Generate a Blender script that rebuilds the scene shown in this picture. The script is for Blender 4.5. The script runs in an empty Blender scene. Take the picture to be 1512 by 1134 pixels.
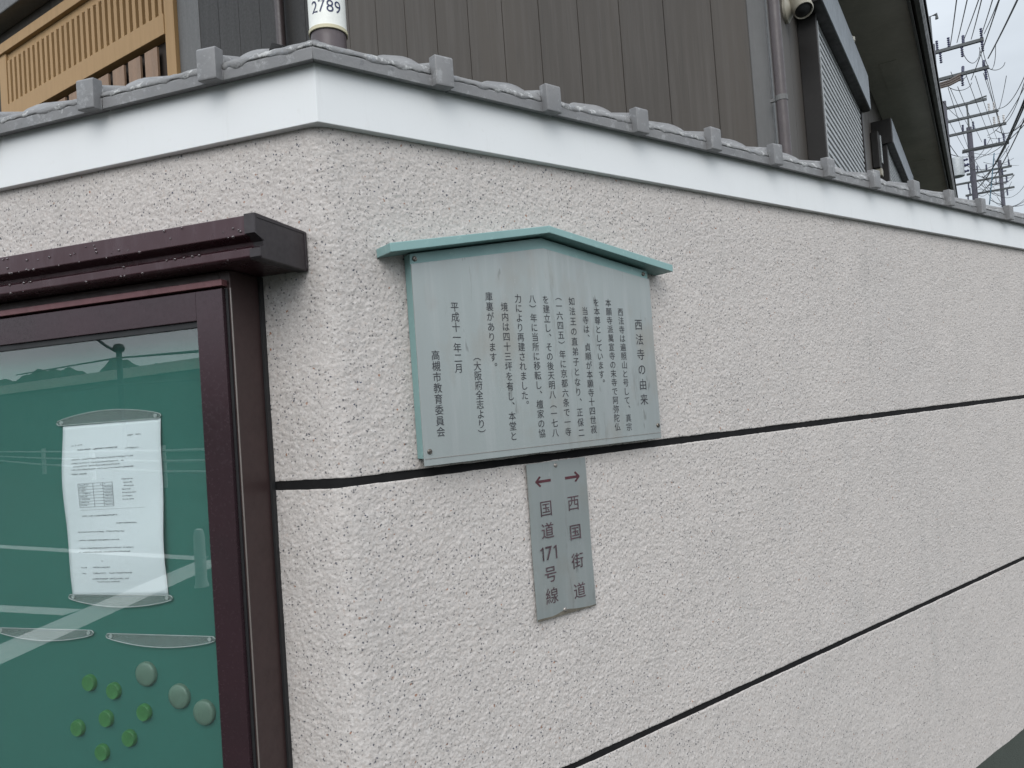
import bpy, math, random
import numpy as np
from mathutils import Matrix, Vector
random.seed(7); np.random.seed(7)
SC = bpy.context.scene; COL = SC.collection
R = math.radians
# ------------------------------------------------------------------ camera
F_PX, PITCH, ROLL = 1096.0, 0.0305, -0.0714
CAM = np.array([0.2868, -1.2060, 0.0])
cp, sp, cr, sr = math.cos(PITCH), math.sin(PITCH), math.cos(ROLL), math.sin(ROLL)
FWD = np.array([0, cp, sp]); UP0 = np.array([0, -sp, cp]); R0 = np.array([1., 0, 0])
RT = R0*cr + UP0*sr; UPV = -R0*sr + UP0*cr
cam = bpy.data.cameras.new('camera'); co = bpy.data.objects.new('camera', cam); COL.objects.link(co)
cam.sensor_width = 36; cam.lens = F_PX/1512*36; cam.clip_start = 0.02; cam.clip_end = 5000
M = Matrix.Identity(4)
for i in range(3):
    M[i][0], M[i][1], M[i][2], M[i][3] = RT[i], UPV[i], -FWD[i], CAM[i]
co.matrix_world = M; SC.camera = co
# ------------------------------------------------------------------ sky, sun, exposure
SUN_EL, SUN_AZ = R(40), R(184)          # azimuth clockwise from +Y; soft light from behind the photographer's left
w = bpy.data.worlds.new('World'); SC.world = w; w.use_nodes = True
nt = w.node_tree; nt.nodes.clear()
def wn(t, **k):
    n = nt.nodes.new(t)
    for a, b in k.items(): setattr(n, a, b)
    return n
sky = wn('ShaderNodeTexSky', sky_type='NISHITA', sun_disc=False, sun_elevation=SUN_EL, sun_rotation=SUN_AZ)
tc = wn('ShaderNodeTexCoord'); sep = wn('ShaderNodeSeparateXYZ'); nt.links.new(tc.outputs['Generated'], sep.inputs[0])
nz = wn('ShaderNodeTexNoise'); nz.inputs['Scale'].default_value = 2.6; nz.inputs['Detail'].default_value = 5; nz.inputs['Roughness'].default_value = .55
mp = wn('ShaderNodeMapping'); mp.inputs['Scale'].default_value = (1, 1, 2.6); nt.links.new(tc.outputs['Generated'], mp.inputs[0]); nt.links.new(mp.outputs[0], nz.inputs['Vector'])
cr_ = wn('ShaderNodeMapRange'); cr_.inputs['From Min'].default_value = .3; cr_.inputs['From Max'].default_value = .7
cr_.inputs['To Min'].default_value = 0.80; cr_.inputs['To Max'].default_value = 1.10; nt.links.new(nz.outputs[0], cr_.inputs['Value'])
el = wn('ShaderNodeMapRange'); el.inputs['From Min'].default_value = 0; el.inputs['From Max'].default_value = 1
el.inputs['To Min'].default_value = 7.4; el.inputs['To Max'].default_value = 8.4; nt.links.new(sep.outputs['Z'], el.inputs['Value'])
mul = wn('ShaderNodeMath', operation='MULTIPLY'); nt.links.new(cr_.outputs[0], mul.inputs[0]); nt.links.new(el.outputs[0], mul.inputs[1])
lobe = wn('ShaderNodeVectorMath', operation='DOT_PRODUCT'); nt.links.new(tc.outputs['Generated'], lobe.inputs[0])
lobe.inputs[1].default_value = (math.sin(SUN_AZ)*math.cos(SUN_EL), math.cos(SUN_AZ)*math.cos(SUN_EL), math.sin(SUN_EL))
lr = wn('ShaderNodeMapRange'); lr.inputs['From Min'].default_value = -.3; lr.inputs['From Max'].default_value = 1; lr.inputs['To Min'].default_value = 1; lr.inputs['To Max'].default_value = 2.5
nt.links.new(lobe.outputs['Value'], lr.inputs['Value'])
mul2 = wn('ShaderNodeMath', operation='MULTIPLY'); nt.links.new(mul.outputs[0], mul2.inputs[0]); nt.links.new(lr.outputs[0], mul2.inputs[1]); mul = mul2
cl = wn('ShaderNodeVectorMath', operation='SCALE'); cl.inputs[0].default_value = (.90, .97, 1.04); nt.links.new(mul.outputs[0], cl.inputs['Scale'])
mx = wn('ShaderNodeMix', data_type='RGBA'); mx.inputs['Factor'].default_value = .88
nt.links.new(sky.outputs[0], mx.inputs['A']); nt.links.new(cl.outputs[0], mx.inputs['B'])
bg = wn('ShaderNodeBackground'); bg.inputs['Strength'].default_value = .10; nt.links.new(mx.outputs['Result'], bg.inputs['Color'])
out = wn('ShaderNodeOutputWorld'); nt.links.new(bg.outputs[0], out.inputs[0])
sl = bpy.data.lights.new('sun', 'SUN'); sl.energy = 1.3; sl.angle = R(42); sl.color = (1, .97, .93)
so = bpy.data.objects.new('sun', sl); COL.objects.link(so)
sd = Vector((math.sin(SUN_AZ)*math.cos(SUN_EL), math.cos(SUN_AZ)*math.cos(SUN_EL), math.sin(SUN_EL)))
so.rotation_euler = sd.to_track_quat('Z', 'Y').to_euler(); so.location = (-3, -6, 8)
SC.view_settings.view_transform = 'Standard'; SC.view_settings.look = 'None'
SC.view_settings.exposure = 0.22; SC.view_settings.gamma = 1
SC.cycles.max_bounces = 8; SC.cycles.transparent_max_bounces = 12

# ------------------------------------------------------------------ frames
T_R, T_L = 0.9294, 1.2656
dR = np.array([math.sin(T_R), math.cos(T_R), 0]); nR = np.array([math.cos(T_R), -math.sin(T_R), 0])
dL = np.array([-math.sin(T_L), math.cos(T_L), 0]); nL = np.array([-math.cos(T_L), -math.sin(T_L), 0])
TANC = math.tan((math.pi-(T_R+T_L))/2)
K = np.array([1.37105, 1.66126, 0.0]); YAW = R(32.566)
hr = np.array([math.sin(YAW), math.cos(YAW), 0]); hl = np.array([-math.cos(YAW), math.sin(YAW), 0])
GZ = -1.30
ANG = {'W': 0.0, 'R': math.atan2(dR[1], dR[0]), 'L': math.atan2(-dL[1], -dL[0]), 'H': math.atan2(hr[1], hr[0])}
ORIG = {'W': (0, 0, 0), 'R': (0, 0, 0), 'L': (0, 0, 0), 'H': tuple(K)}
def fmat(f): return Matrix.Translation(ORIG[f]) @ Matrix.Rotation(ANG[f], 4, 'Z')
def depth(px, py, z):
    k = FWD*F_PX + RT*(px-756) + UPV*(567-py); k = k/(k@FWD); return CAM + k*z
# wall frames: s runs away from the corner, o out of the wall, h up.  local x = +-s, y = -o
def wl(side, s, o, h): return ((s if side == 'R' else -s), -o, h)

# ------------------------------------------------------------------ helpers
BASE = {}
def props(o, label=None, cat=None, group=None, kind=None):
    if label: o['label'] = label
    if cat: o['category'] = cat
    if group: o['group'] = group
    if kind: o['kind'] = kind
    return o
def thing(name, label, cat, frame, base, group=None):
    o = bpy.data.objects.new(name, None); COL.objects.link(o); o.empty_display_size = .05
    o.location = fmat(frame) @ Vector(base); o.rotation_euler = (0, 0, ANG[frame]); BASE[o.name] = Vector(base)
    return props(o, label, cat, group)
class MB:
    def __init__(s): s.v = []; s.f = []
    def add(s, vs, fs):
        n = len(s.v); s.v += [tuple(map(float, q)) for q in vs]; s.f += [tuple(n+i for i in f) for f in fs]; return s
    def box(s, x0, x1, y0, y1, z0, z1):
        if x0 > x1: x0, x1 = x1, x0
        if y0 > y1: y0, y1 = y1, y0
        if z0 > z1: z0, z1 = z1, z0
        return s.add([(x0,y0,z0),(x1,y0,z0),(x1,y1,z0),(x0,y1,z0),(x0,y0,z1),(x1,y0,z1),(x1,y1,z1),(x0,y1,z1)],
                     [(0,3,2,1),(4,5,6,7),(0,1,5,4),(1,2,6,5),(2,3,7,6),(3,0,4,7)])
    def wbox(s, side, s0, s1, o0, o1, h0, h1):
        a, b = wl(side, s0, o0, h0), wl(side, s1, o1, h1); return s.box(a[0], b[0], a[1], b[1], h0, h1)
    def prism(s, a, b):          # two matching polygons
        n = len(a); s.add(list(a)+list(b), [tuple(range(n))[::-1], tuple(range(n, 2*n))]+[(i, (i+1) % n, n+(i+1) % n, n+i) for i in range(n)]); return s
    def loft(s, rings, closed=True, caps=True):
        n = len(rings[0]); vs = [p for r in rings for p in r]; fs = []
        for j in range(len(rings)-1):
            for i in range(n if closed else n-1):
                fs.append((j*n+i, j*n+(i+1) % n, (j+1)*n+(i+1) % n, (j+1)*n+i))
        if caps and closed: fs += [tuple(range(n))[::-1], tuple(range((len(rings)-1)*n, len(rings)*n))]
        return s.add(vs, fs)
    def tube(s, pts, r, n=10, caps=True):
        pts = [Vector(p) for p in pts]; rings = []
        rr = r if isinstance(r, (list, tuple)) else [r]*len(pts)
        for i, p in enumerate(pts):
            t = (pts[min(i+1, len(pts)-1)]-pts[max(i-1, 0)]).normalized()
            a = Vector((0, 0, 1)) if abs(t.z) < .9 else Vector((1, 0, 0))
            u = t.cross(a).normalized(); v = t.cross(u)
            rings.append([p+(u*math.cos(k*2*math.pi/n)+v*math.sin(k*2*math.pi/n))*rr[i] for k in range(n)])
        return s.loft(rings, True, caps)
    def lathe(s, prof, c, ax, n=20):   # prof [(r, t)] along axis ax from c
        ax = Vector(ax).normalized(); a = Vector((0, 0, 1)) if abs(ax.z) < .9 else Vector((1, 0, 0))
        u = ax.cross(a).normalized(); v = ax.cross(u); c = Vector(c)
        return s.loft([[c+ax*t+(u*math.cos(k*2*math.pi/n)+v*math.sin(k*2*math.pi/n))*r for k in range(n)] for r, t in prof], True, True)
    def build(s, name, mat, parent=None, frame=None, base=None, smooth=False, bevel=0, seg=2, sharp=35, auto=True):
        me = bpy.data.meshes.new(name)
        b = BASE[parent.name] if parent is not None and parent.name in BASE else Vector(base or (0, 0, 0))
        me.from_pydata([tuple(Vector(q)-b) for q in s.v], [], s.f); me.validate(); 
        import bmesh
        bm = bmesh.new(); bm.from_mesh(me); bmesh.ops.recalc_face_normals(bm, faces=bm.faces[:]); bm.to_mesh(me); bm.free()
        me.materials.append(mat)
        if smooth:
            me.polygons.foreach_set('use_smooth', [True]*len(me.polygons))
            if auto: me.set_sharp_from_angle(angle=R(sharp))
        o = bpy.data.objects.new(name, me); COL.objects.link(o)
        if parent is not None: o.parent = parent; BASE[o.name] = b
        elif frame: o.location = fmat(frame) @ b; o.rotation_euler = (0, 0, ANG[frame]); BASE[o.name] = b
        if bevel:
            md = o.modifiers.new('bevel', 'BEVEL'); md.width = bevel; md.segments = seg; md.limit_method = 'ANGLE'; md.angle_limit = R(30)
        return o
def copy_tree(o, parent=None):
    c = o.copy(); COL.objects.link(c)
    if parent is not None: c.parent = parent
    for ch in o.children: copy_tree(ch, c)
    return c

# ------------------------------------------------------------------ materials
class Mat:
    def __init__(s, name, col=(.5,.5,.5), rough=.6, metal=0, spec=.5, coat=0):
        s.m = bpy.data.materials.new(name); s.m.use_nodes = True; s.t = s.m.node_tree
        s.b = s.t.nodes['Principled BSDF']; s.b.inputs['Base Color'].default_value = (*col, 1)
        s.b.inputs['Roughness'].default_value = rough; s.b.inputs['Metallic'].default_value = metal
        s.b.inputs['Specular IOR Level'].default_value = spec; s.b.inputs['Coat Weight'].default_value = coat
        s.c = s.n('ShaderNodeTexCoord').outputs['Object']; s.col = None; s.base = (*col, 1)
    def n(s, t, **k):
        n = s.t.nodes.new(t)
        for a, b in k.items():
            if a in n.inputs: n.inputs[a].default_value = b
            else: setattr(n, a, b)
        return n
    def l(s, a, b): s.t.links.new(a, b)
    def noise(s, scale, detail=4, rough=.55, stretch=(1, 1, 1), off=(0, 0, 0)):
        mp = s.n('ShaderNodeMapping'); mp.inputs['Scale'].default_value = stretch; mp.inputs['Location'].default_value = off; s.l(s.c, mp.inputs[0])
        nz = s.n('ShaderNodeTexNoise', Scale=scale, Detail=detail, Roughness=rough); s.l(mp.outputs[0], nz.inputs['Vector']); return nz.outputs[0]
    def ramp(s, v, a, b, lo=0., hi=1.):
        r = s.n('ShaderNodeMapRange'); r.inputs['From Min'].default_value = a; r.inputs['From Max'].default_value = b
        r.inputs['To Min'].default_value = lo; r.inputs['To Max'].default_value = hi; s.l(v, r.inputs['Value']); return r.outputs[0]
    def mix(s, fac, col):
        m = s.n('ShaderNodeMix', data_type='RGBA'); s.l(fac, m.inputs['Factor'])
        if s.col is None: m.inputs['A'].default_value = s.base
        else: s.l(s.col, m.inputs['A'])
        m.inputs['B'].default_value = (*col, 1); s.col = m.outputs['Result']; s.l(s.col, s.b.inputs['Base Color']); return s
    def rough(s, v, lo, hi): s.l(s.ramp(v, .3, .7, lo, hi), s.b.inputs['Roughness']); return s
    def bump(s, v, strength, dist):
        b = s.n('ShaderNodeBump', Strength=strength, Distance=dist); s.l(v, b.inputs['Height'])
        if s.b.inputs['Normal'].is_linked: s.l(s.b.inputs['Normal'].links[0].from_socket, b.inputs['Normal'])
        s.l(b.outputs[0], s.b.inputs['Normal']); return s

def simple(name, col, rough=.6, metal=0, spec=.5, var=.12, scale=8, stretch=(1,1,1), dark=None, bump=0, bscale=200):
    m = Mat(name, col, rough, metal, spec)
    m.mix(m.ramp(m.noise(scale, 5, .6, stretch), .35, .7), tuple(c*(1-var*1.6) for c in col) if dark is None else dark)
    m.mix(m.ramp(m.noise(scale*7, 3, .6, stretch, (3, 1, 7)), .5, .75, 0, .5), tuple(min(1, c*(1+var)) for c in col))
    m.rough(m.noise(scale*3, 4), max(.02, rough-.08), min(1, rough+.1))
    if bump: m.bump(m.noise(bscale, 3), .4, bump)
    return m.m

# rough sprayed stucco: cream aggregate with dark and rusty grains
S = Mat('stucco', (0.475, 0.436, 0.410), .95, 0, .12)
S.mix(S.ramp(S.noise(2.2, 5, .6), .4, .65, 0, .5), (0.43, 0.40, 0.381))
S.mix(S.ramp(S.noise(190, 3, .75), .50, .66, 0, .7), (0.560, 0.531, 0.510))
S.mix(S.ramp(S.noise(270, 3, .75, (1, 1, 1), (5, 2, 1)), .52, .68, 0, .7), (0.24, 0.22, 0.207))
S.mix(S.ramp(S.noise(120, 3, .6, (1, 1, 1), (8, 2, 3)), .60, .72, 0, .45), (0.394, 0.314, 0.269))
S.mix(S.ramp(S.noise(16, 4, .6, (1, 1, .07), (4, 2, 8)), .58, .75, 0, .35), (0.350, 0.332, 0.313))
S.mix(S.ramp(S.noise(6, 4, .65, (1, 1, .35), (2, 9, 8)), .60, .75, 0, .35), (0.376, 0.358, 0.345))
def grains(scale, keep, rad, col, off):
    mp_ = S.n('ShaderNodeMapping'); mp_.inputs['Location'].default_value = off; S.l(S.c, mp_.inputs[0])
    nn = S.n('ShaderNodeTexNoise', Scale=scale*1.5, Detail=2); S.l(mp_.outputs[0], nn.inputs['Vector'])
    vm = S.n('ShaderNodeVectorMath', operation='MULTIPLY_ADD'); S.l(nn.outputs['Color'], vm.inputs[0]); vm.inputs[1].default_value = (.9/scale,)*3; S.l(mp_.outputs[0], vm.inputs[2])
    v = S.n('ShaderNodeTexVoronoi', Scale=scale); S.l(vm.outputs[0], v.inputs['Vector'])
    sx = S.n('ShaderNodeSeparateColor'); S.l(v.outputs['Color'], sx.inputs[0])
    k = S.ramp(sx.outputs[0], keep, keep+.02, 1, 0); d = S.ramp(v.outputs['Distance'], rad*.55, rad, 1, 0)
    m = S.n('ShaderNodeMath', operation='MULTIPLY'); S.l(k, m.inputs[0]); S.l(d, m.inputs[1]); S.mix(m.outputs[0], col)
grains(165, .12, .34, (.10, .10, .11), (0, 0, 0))
grains(200, .17, .36, (.14, .135, .135), (3, 1, 4))
grains(120, .022, .30, (.27, .15, .10), (1, 7, 2))
grains(180, .04, .34, (.06, .065, .09), (9, 4, 6))
S.bump(S.noise(330, 3, .7), .75, .0011)
stucco = S.m
joint = simple('joint_rubber', (.012, .0115, .012), .85, 0, .15, var=.2, scale=12, bump=.0004)
W = Mat('white_fascia', (.64, .645, .645), .5, 0, .4)
W.mix(W.ramp(W.noise(9, 5, .6, (1, 1, .25)), .55, .8, 0, .3), (.56, .56, .55))
W.mix(W.ramp(W.noise(38, 5, .65, (1, 1, .10), (2, 4, 1)), .60, .72, 0, .22), (.50, .495, .48)); W.mix(W.ramp(W.noise(60, 4, .6), .62, .75, 0, .35), (.58, .575, .56)); W.rough(W.noise(20), .42, .6)
white = W.m
fascia_under = simple('fascia_edge', (.42, .40, .36), .7)
T = Mat('roof_tile', (.172, .168, .168), .55, 0, .5)
T.mix(T.ramp(T.noise(14, 5, .6), .4, .7, 0, .8), (.145, .145, .148)); T.mix(T.ramp(T.noise(48, 6, .75), .54, .64, 0, .55), (.31, .31, .31)); T.mix(T.ramp(T.noise(33, 6, .75, (1, 1, 1), (1, 8, 3)), .60, .66, 0, .6), (.10, .10, .103))
T.mix(T.ramp(T.noise(23, 6, .7, (1, 1, 1), (4, 4, 4)), .66, .70, 0, .6), (.42, .42, .41)); T.rough(T.noise(30), .4, .7); T.bump(T.noise(140, 4), .35, .0015)
tile = T.m
MO = Mat('mortar', (.175, .173, .173), .85); MO.mix(MO.ramp(MO.noise(38, 5, .75), .55, .60, 0, .8), (.40, .40, .39)); MO.mix(MO.ramp(MO.noise(70, 5, .7, (1,1,1), (2,5,1)), .55, .65), (.2, .205, .215)); MO.bump(MO.noise(120, 4), .8, .003)
mortar = MO.m
TE = Mat('teal_paint', (.20, .322, .312), .45, 0, .4)
TE.mix(TE.ramp(TE.noise(10, 5, .65), .45, .7, 0, .6), (.155, .265, .258)); TE.mix(TE.ramp(TE.noise(70, 5, .7), .60, .72, 0, .55), (.31, .44, .42)); TE.mix(TE.ramp(TE.noise(35, 6, .7, (1, 1, 1), (7, 2, 5)), .68, .72, 0, .6), (.15, .25, .23)); TE.rough(TE.noise(25), .35, .6)
teal = TE.m
def weathered(name, k):
  P = Mat(name, (.308*k, .336*k, .328*k), .42, .25, .5)
  c = lambda r, g, b: (r*k, g*k, b*k)
  P.mix(P.ramp(P.noise(5, 4, .6, (1, 1, .35)), .42, .66, 0, .7), c(.27, .288, .287))
  P.mix(P.ramp(P.noise(60, 4, .6, (1, 1, .07)), .5, .75, 0, .45), c(.385, .40, .398))
  P.mix(P.ramp(P.noise(26, 5, .7, (1, 1, .16), (3, 5, 2)), .60, .70, 0, .6), c(.20, .205, .195))
  P.mix(P.ramp(P.noise(7, 4, .6, (1, 1, .5), (8, 1, 1)), .55, .70, 0, .7), c(.275, .262, .232))
  P.mix(P.ramp(P.noise(75, 5, .7, (1, 1, .3), (1, 6, 3)), .66, .71, 0, .5), c(.47, .48, .47))
  P.mix(P.ramp(P.noise(48, 3, .6, (1, 1, .25), (7, 1, 4)), .68, .73, 0, .6), c(.15, .155, .15))
  P.rough(P.noise(40, 4, .6, (1, 1, .1)), .34, .55); return P.m
panel_m = weathered('weathered_aluminium', .93); plate_m = weathered('darker_weathered_plate', .76)
ink = simple('ink', (.030, .030, .036), .6, var=.3, scale=60)
ink2 = simple('faded_maroon_ink', (.085, .045, .055), .6, var=.45, scale=30)
arrow_m = simple('arrow_red', (.085, .016, .025), .6, var=.4, scale=40)
screw_m = simple('screw_metal', (.17, .15, .13), .35, .8)
CB = Mat('bronze_aluminium', (.042, .022, .027), .24, .35, .5)
CB.mix(CB.ramp(CB.noise(4, 4, .6), .45, .7, 0, .6), (.026, .018, .02)); CB.rough(CB.noise(180, 3), .18, .3); bronze = CB.m
bronze_side = simple('bronze_side', (.042, .023, .022), .42, .2, var=.12, scale=30, bump=.0002, bscale=300)
HB = Mat('hood_metal', (.040, .014, .018), .33, .25, .5)
HB.mix(HB.ramp(HB.noise(32, 5, .7, (1, 1, .25)), .52, .66, 0, .6), (.062, .036, .042)); HB.rough(HB.noise(40, 4, .6, (1, 1, .3)), .2, .45); hood_m = HB.m
cap_m = simple('cap_plastic', (.021, .0145, .0165), .5, var=.15, scale=30)
trim_m = simple('red_trim', (.17, .068, .072), .4, .2, var=.15, scale=25)
gasket = simple('gasket', (.012, .012, .013), .6)
edge_m = simple('bright_edge', (.30, .27, .25), .35, .6)
GB = Mat('green_board', (.034, .155, .128), .85, 0, .25)
GB.mix(GB.ramp(GB.noise(3, 4, .6), .4, .7, 0, .5), (.029, .132, .11)); GB.mix(GB.ramp(GB.noise(110, 4, .8), .68, .74, 0, .4), (.07, .17, .15)); GB.bump(GB.noise(600, 2), .3, .0003); green = GB.m
paper_m = simple('paper', (.80, .825, .87), .8, var=.02, scale=20)
print_m = simple('print', (.10, .105, .12), .8, var=.1)
mgreen = simple('green_magnet_plastic', (.055, .21, .06), .4, var=.15, scale=60)
mgrey = simple('grey_green_magnet_plastic', (.135, .215, .165), .38, var=.12, scale=50)
def glassy(name, tint, fmul, alpha=0.0, acol=(1, 1, 1), rough=0.0):
    m = bpy.data.materials.new(name); m.use_nodes = True; t = m.node_tree; t.nodes.clear()
    o = t.nodes.new('ShaderNodeOutputMaterial'); tr = t.nodes.new('ShaderNodeBsdfTransparent'); tr.inputs[0].default_value = (*tint, 1)
    gl = t.nodes.new('ShaderNodeBsdfGlossy'); gl.inputs['Roughness'].default_value = rough
    ge = t.nodes.new('ShaderNodeNewGeometry'); dt = t.nodes.new('ShaderNodeVectorMath'); dt.operation = 'DOT_PRODUCT'
    t.links.new(ge.outputs['Incoming'], dt.inputs[0]); t.links.new(ge.outputs['Normal'], dt.inputs[1])
    def mth(op, a, b):
        n = t.nodes.new('ShaderNodeMath'); n.operation = op
        for i, q in enumerate((a, b)):
            if q is None: continue
            if isinstance(q, (int, float)): n.inputs[i].default_value = q
            else: t.links.new(q, n.inputs[i])
        return n.outputs[0]
    p5 = mth('POWER', mth('SUBTRACT', 1.0, mth('ABSOLUTE', dt.outputs['Value'], None)), 5.0)
    mu = t.nodes.new('ShaderNodeMath'); mu.operation = 'MULTIPLY'; mu.inputs[1].default_value = fmul; mu.use_clamp = True
    t.links.new(mth('ADD', .04, mth('MULTIPLY', p5, .96)), mu.inputs[0])
    mi = t.nodes.new('ShaderNodeMixShader'); t.links.new(mu.outputs[0], mi.inputs[0])
    last = tr
    if alpha:
        df = t.nodes.new('ShaderNodeBsdfDiffuse'); df.inputs[0].default_value = (*acol, 1)
        m2 = t.nodes.new('ShaderNodeMixShader'); m2.inputs[0].default_value = alpha; t.links.new(tr.outputs[0], m2.inputs[1]); t.links.new(df.outputs[0], m2.inputs[2]); last = m2
    t.links.new(last.outputs[0], mi.inputs[1]); t.links.new(gl.outputs[0], mi.inputs[2]); t.links.new(mi.outputs[0], o.inputs[0]); return m
glass = glassy('window_glass', (.94, .965, .955), 2.0, .007, (.75, .82, .82))
acryl = glassy('clear_acrylic', (.80, .86, .84), 1.6, .22, (.55, .60, .60), .08)
acryl_rim = glassy('acrylic_rim', (.7, .75, .74), 1.8, .62, (.62, .66, .66), .1)
SD = Mat('wood_siding', (.066, .055, .045), .55, 0, .35)
SD.mix(SD.ramp(SD.noise(1.7, 3, .5, (1, 1, .05)), .40, .62, 0, .75), (.050, .043, .037)); SD.mix(SD.ramp(SD.noise(28, 4, .6, (1, 1, .04)), .46, .68, 0, .55), (.086, .075, .066))
SD.mix(SD.ramp(SD.noise(95, 4, .6, (1, 1, .03)), .55, .72, 0, .45), (.038, .034, .030)); SD.bump(SD.noise(60, 3, .6, (1, 1, .04)), .35, .002); siding = SD.m
siding_shade = simple('porch_siding_shade', (.030, .027, .025), .6, var=.25, scale=18, stretch=(1, 1, .06))  # siding darkened so its colour carries the shade of the recess
corner_m = simple('corner_trim_grey', (.10, .097, .094), .5, var=.12, scale=20, stretch=(1,1,.1))
pipe_m = simple('brown_pipe', (.060, .045, .045), .4, var=.15, scale=20)
dark_al = simple('dark_aluminium', (.019, .017, .016), .5, .2, var=.15)
slat_m = simple('grey_slats', (.36, .37, .37), .45, .2, var=.08, scale=10)
hood_skylit = simple('hood_front_skylit', (.22, .24, .26), .45, .3)  # paler than the hood box: sky light on the front face, painted in
soffit_m = simple('soffit_board', (.52, .48, .42), .8, var=.12, scale=3)
gutter_m = simple('dark_gutter', (.035, .031, .026), .4, var=.15)
roof_m = simple('house_roof', (.08, .08, .085), .7)
WD = Mat('lattice_timber', (.33, .205, .095), .6, 0, .3)
WD.mix(WD.ramp(WD.noise(22, 4, .6, (1, 1, .08)), .4, .7, 0, .6), (.27, .165, .072)); timber = WD.m
timber2 = simple('pinkish_timber', (.245, .155, .10), .65, var=.15, scale=15, stretch=(1,1,.1))
darkin = simple('dark_interior', (.045, .033, .026), .8)
polebrown = simple('pole_brown', (.075, .055, .058), .45, var=.2, scale=18, stretch=(1,1,.2))
platew = simple('white_plate', (.74, .74, .69), .45, var=.06, scale=20)
platey = simple('yellowed_edge', (.55, .50, .34), .5)
navy = simple('navy_ink', (.016, .022, .075), .5)
cream = simple('cream_plastic', (.40, .37, .30), .4)
conc = simple('concrete_pole', (.075, .072, .09), .8, var=.15)
steel = simple('galvanised_steel', (.075, .08, .082), .5, .5)
insul = simple('insulator_glaze', (.035, .037, .085), .3)
insw = simple('white_porcelain', (.55, .52, .50), .35)
cable_m = simple('cable_black', (.02, .021, .026), .6)
cable_b = simple('cable_teal', (.05, .12, .17), .6)
trans_m = simple('transformer_grey', (.34, .36, .37), .5, .2)
AS = Mat('asphalt', (.038, .046, .039), .9, 0, .3); AS.mix(AS.ramp(AS.noise(1.2, 5), .4, .7, 0, .6), (.03, .037, .031)); AS.mix(AS.ramp(AS.noise(160, 3, .7), .6, .7, 0, .5), (.075, .08, .075)); AS.bump(AS.noise(180, 3), .7, .004); asphalt = AS.m
paint = simple('road_paint', (.74, .74, .72), .7, var=.08, scale=6)
fence_m = simple('white_guard_paint', (.70, .71, .70), .5)
viad = simple('viaduct_wall', (.16, .18, .17), .85, var=.2, scale=.6)
viadtop = simple('viaduct_parapet', (.78, .75, .66), .8, var=.08, scale=1)
hill_m = simple('hill_green', (.035, .05, .035), .9, var=.4, scale=.3)
leaf = simple('far_foliage', (.035, .055, .03), .9, var=.4, scale=1.5)

# ------------------------------------------------------------------ lettering
def glyphs(chars):
    objs = {}
    for c in chars:
        cu = bpy.data.curves.new('t', 'FONT'); cu.body = c; cu.size = 1.0; cu.fill_mode = 'BOTH'; cu.resolution_u = 4
        o = bpy.data.objects.new('t', cu); COL.objects.link(o); objs[c] = o
    bpy.context.view_layer.update(); dg = bpy.context.evaluated_depsgraph_get(); G = {}
    for c, o in objs.items():
        e = o.evaluated_get(dg); me = e.to_mesh()
        v = np.array([q.co[:2] for q in me.vertices]).reshape(-1, 2); f = [tuple(p.vertices) for p in me.polygons]
        G[c] = (v, f); e.to_mesh_clear()
    for o in objs.values():
        cu = o.data; bpy.data.objects.remove(o); bpy.data.curves.remove(cu)
    return G
COLS = [('西法寺の由来',.6881,.1567,-.0050),('西法寺は遍照山と号して、真宗',.6365,.1829,-.0602),('本願寺派萬宣寺の末寺で阿弥陀仏',.6026,.2016,-.0577),
 ('を本尊としています。',.5684,.2013,.0346),('当寺は、貞順が本願寺十四世寂',.5353,.1833,-.0574),('如法王の直弟子となり、正保二',.5011,.2022,-.0616),
 ('（一六四五）年に京都六条で一寺',.4669,.2107,-.0573),('を建立し、その後天明八（一七八',.4339,.2035,-.0564),('八）年に当所に移転し、檀家の協',.4007,.2041,-.0550),
 ('力により再建されました。',.3662,.2036,.0010),('境内は四十三坪を有し、本堂と',.3327,.1869,-.0549),('庫裏があります。',.2988,.2055,.0745),
 ('（大阪府全志より）',.2626,.0951,-.0445),('平成十一年二月',.2225,.1844,.0748),('高槻市教育委員会',.1763,.0985,-.0348)]
DIRS = [('西',.4841,-.2007,.0325),('国',.4841,-.2583,.0325),('街',.4843,-.3154,.0325),('道',.4842,-.3746,.0325),
        ('国',.4134,-.202,.0325),('道',.4137,-.2451,.0325),('号',.4132,-.3289,.0325),('線',.4128,-.3705,.0325)]
G = glyphs(sorted(set(''.join(c[0] for c in COLS)+''.join(d[0] for d in DIRS)+'0123456789')))
gv = G['国'][0]; EM = (gv[:, 0].max()-gv[:, 0].min())/.84; GC = (gv.max(0)+gv.min(0))/2
def put(mb, c, s, h, em, o, xs=1.0):
    v, f = G[c]
    if not len(v): return
    q = (v-GC)/EM
    if c in '（）':
        bc = (q.max(0)+q.min(0))/2; q = q-bc; q = np.stack([q[:, 1], -q[:, 0]], 1); q[:, 1] += (-.28 if c == '（' else .28)
    elif c in '、。':
        bc = (q.max(0)+q.min(0))/2; q = q-bc+np.array([.30, .30])
    mb.add([wl('R', s+x*em*xs, o, h+y*em) for x, y in q], f)

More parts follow.
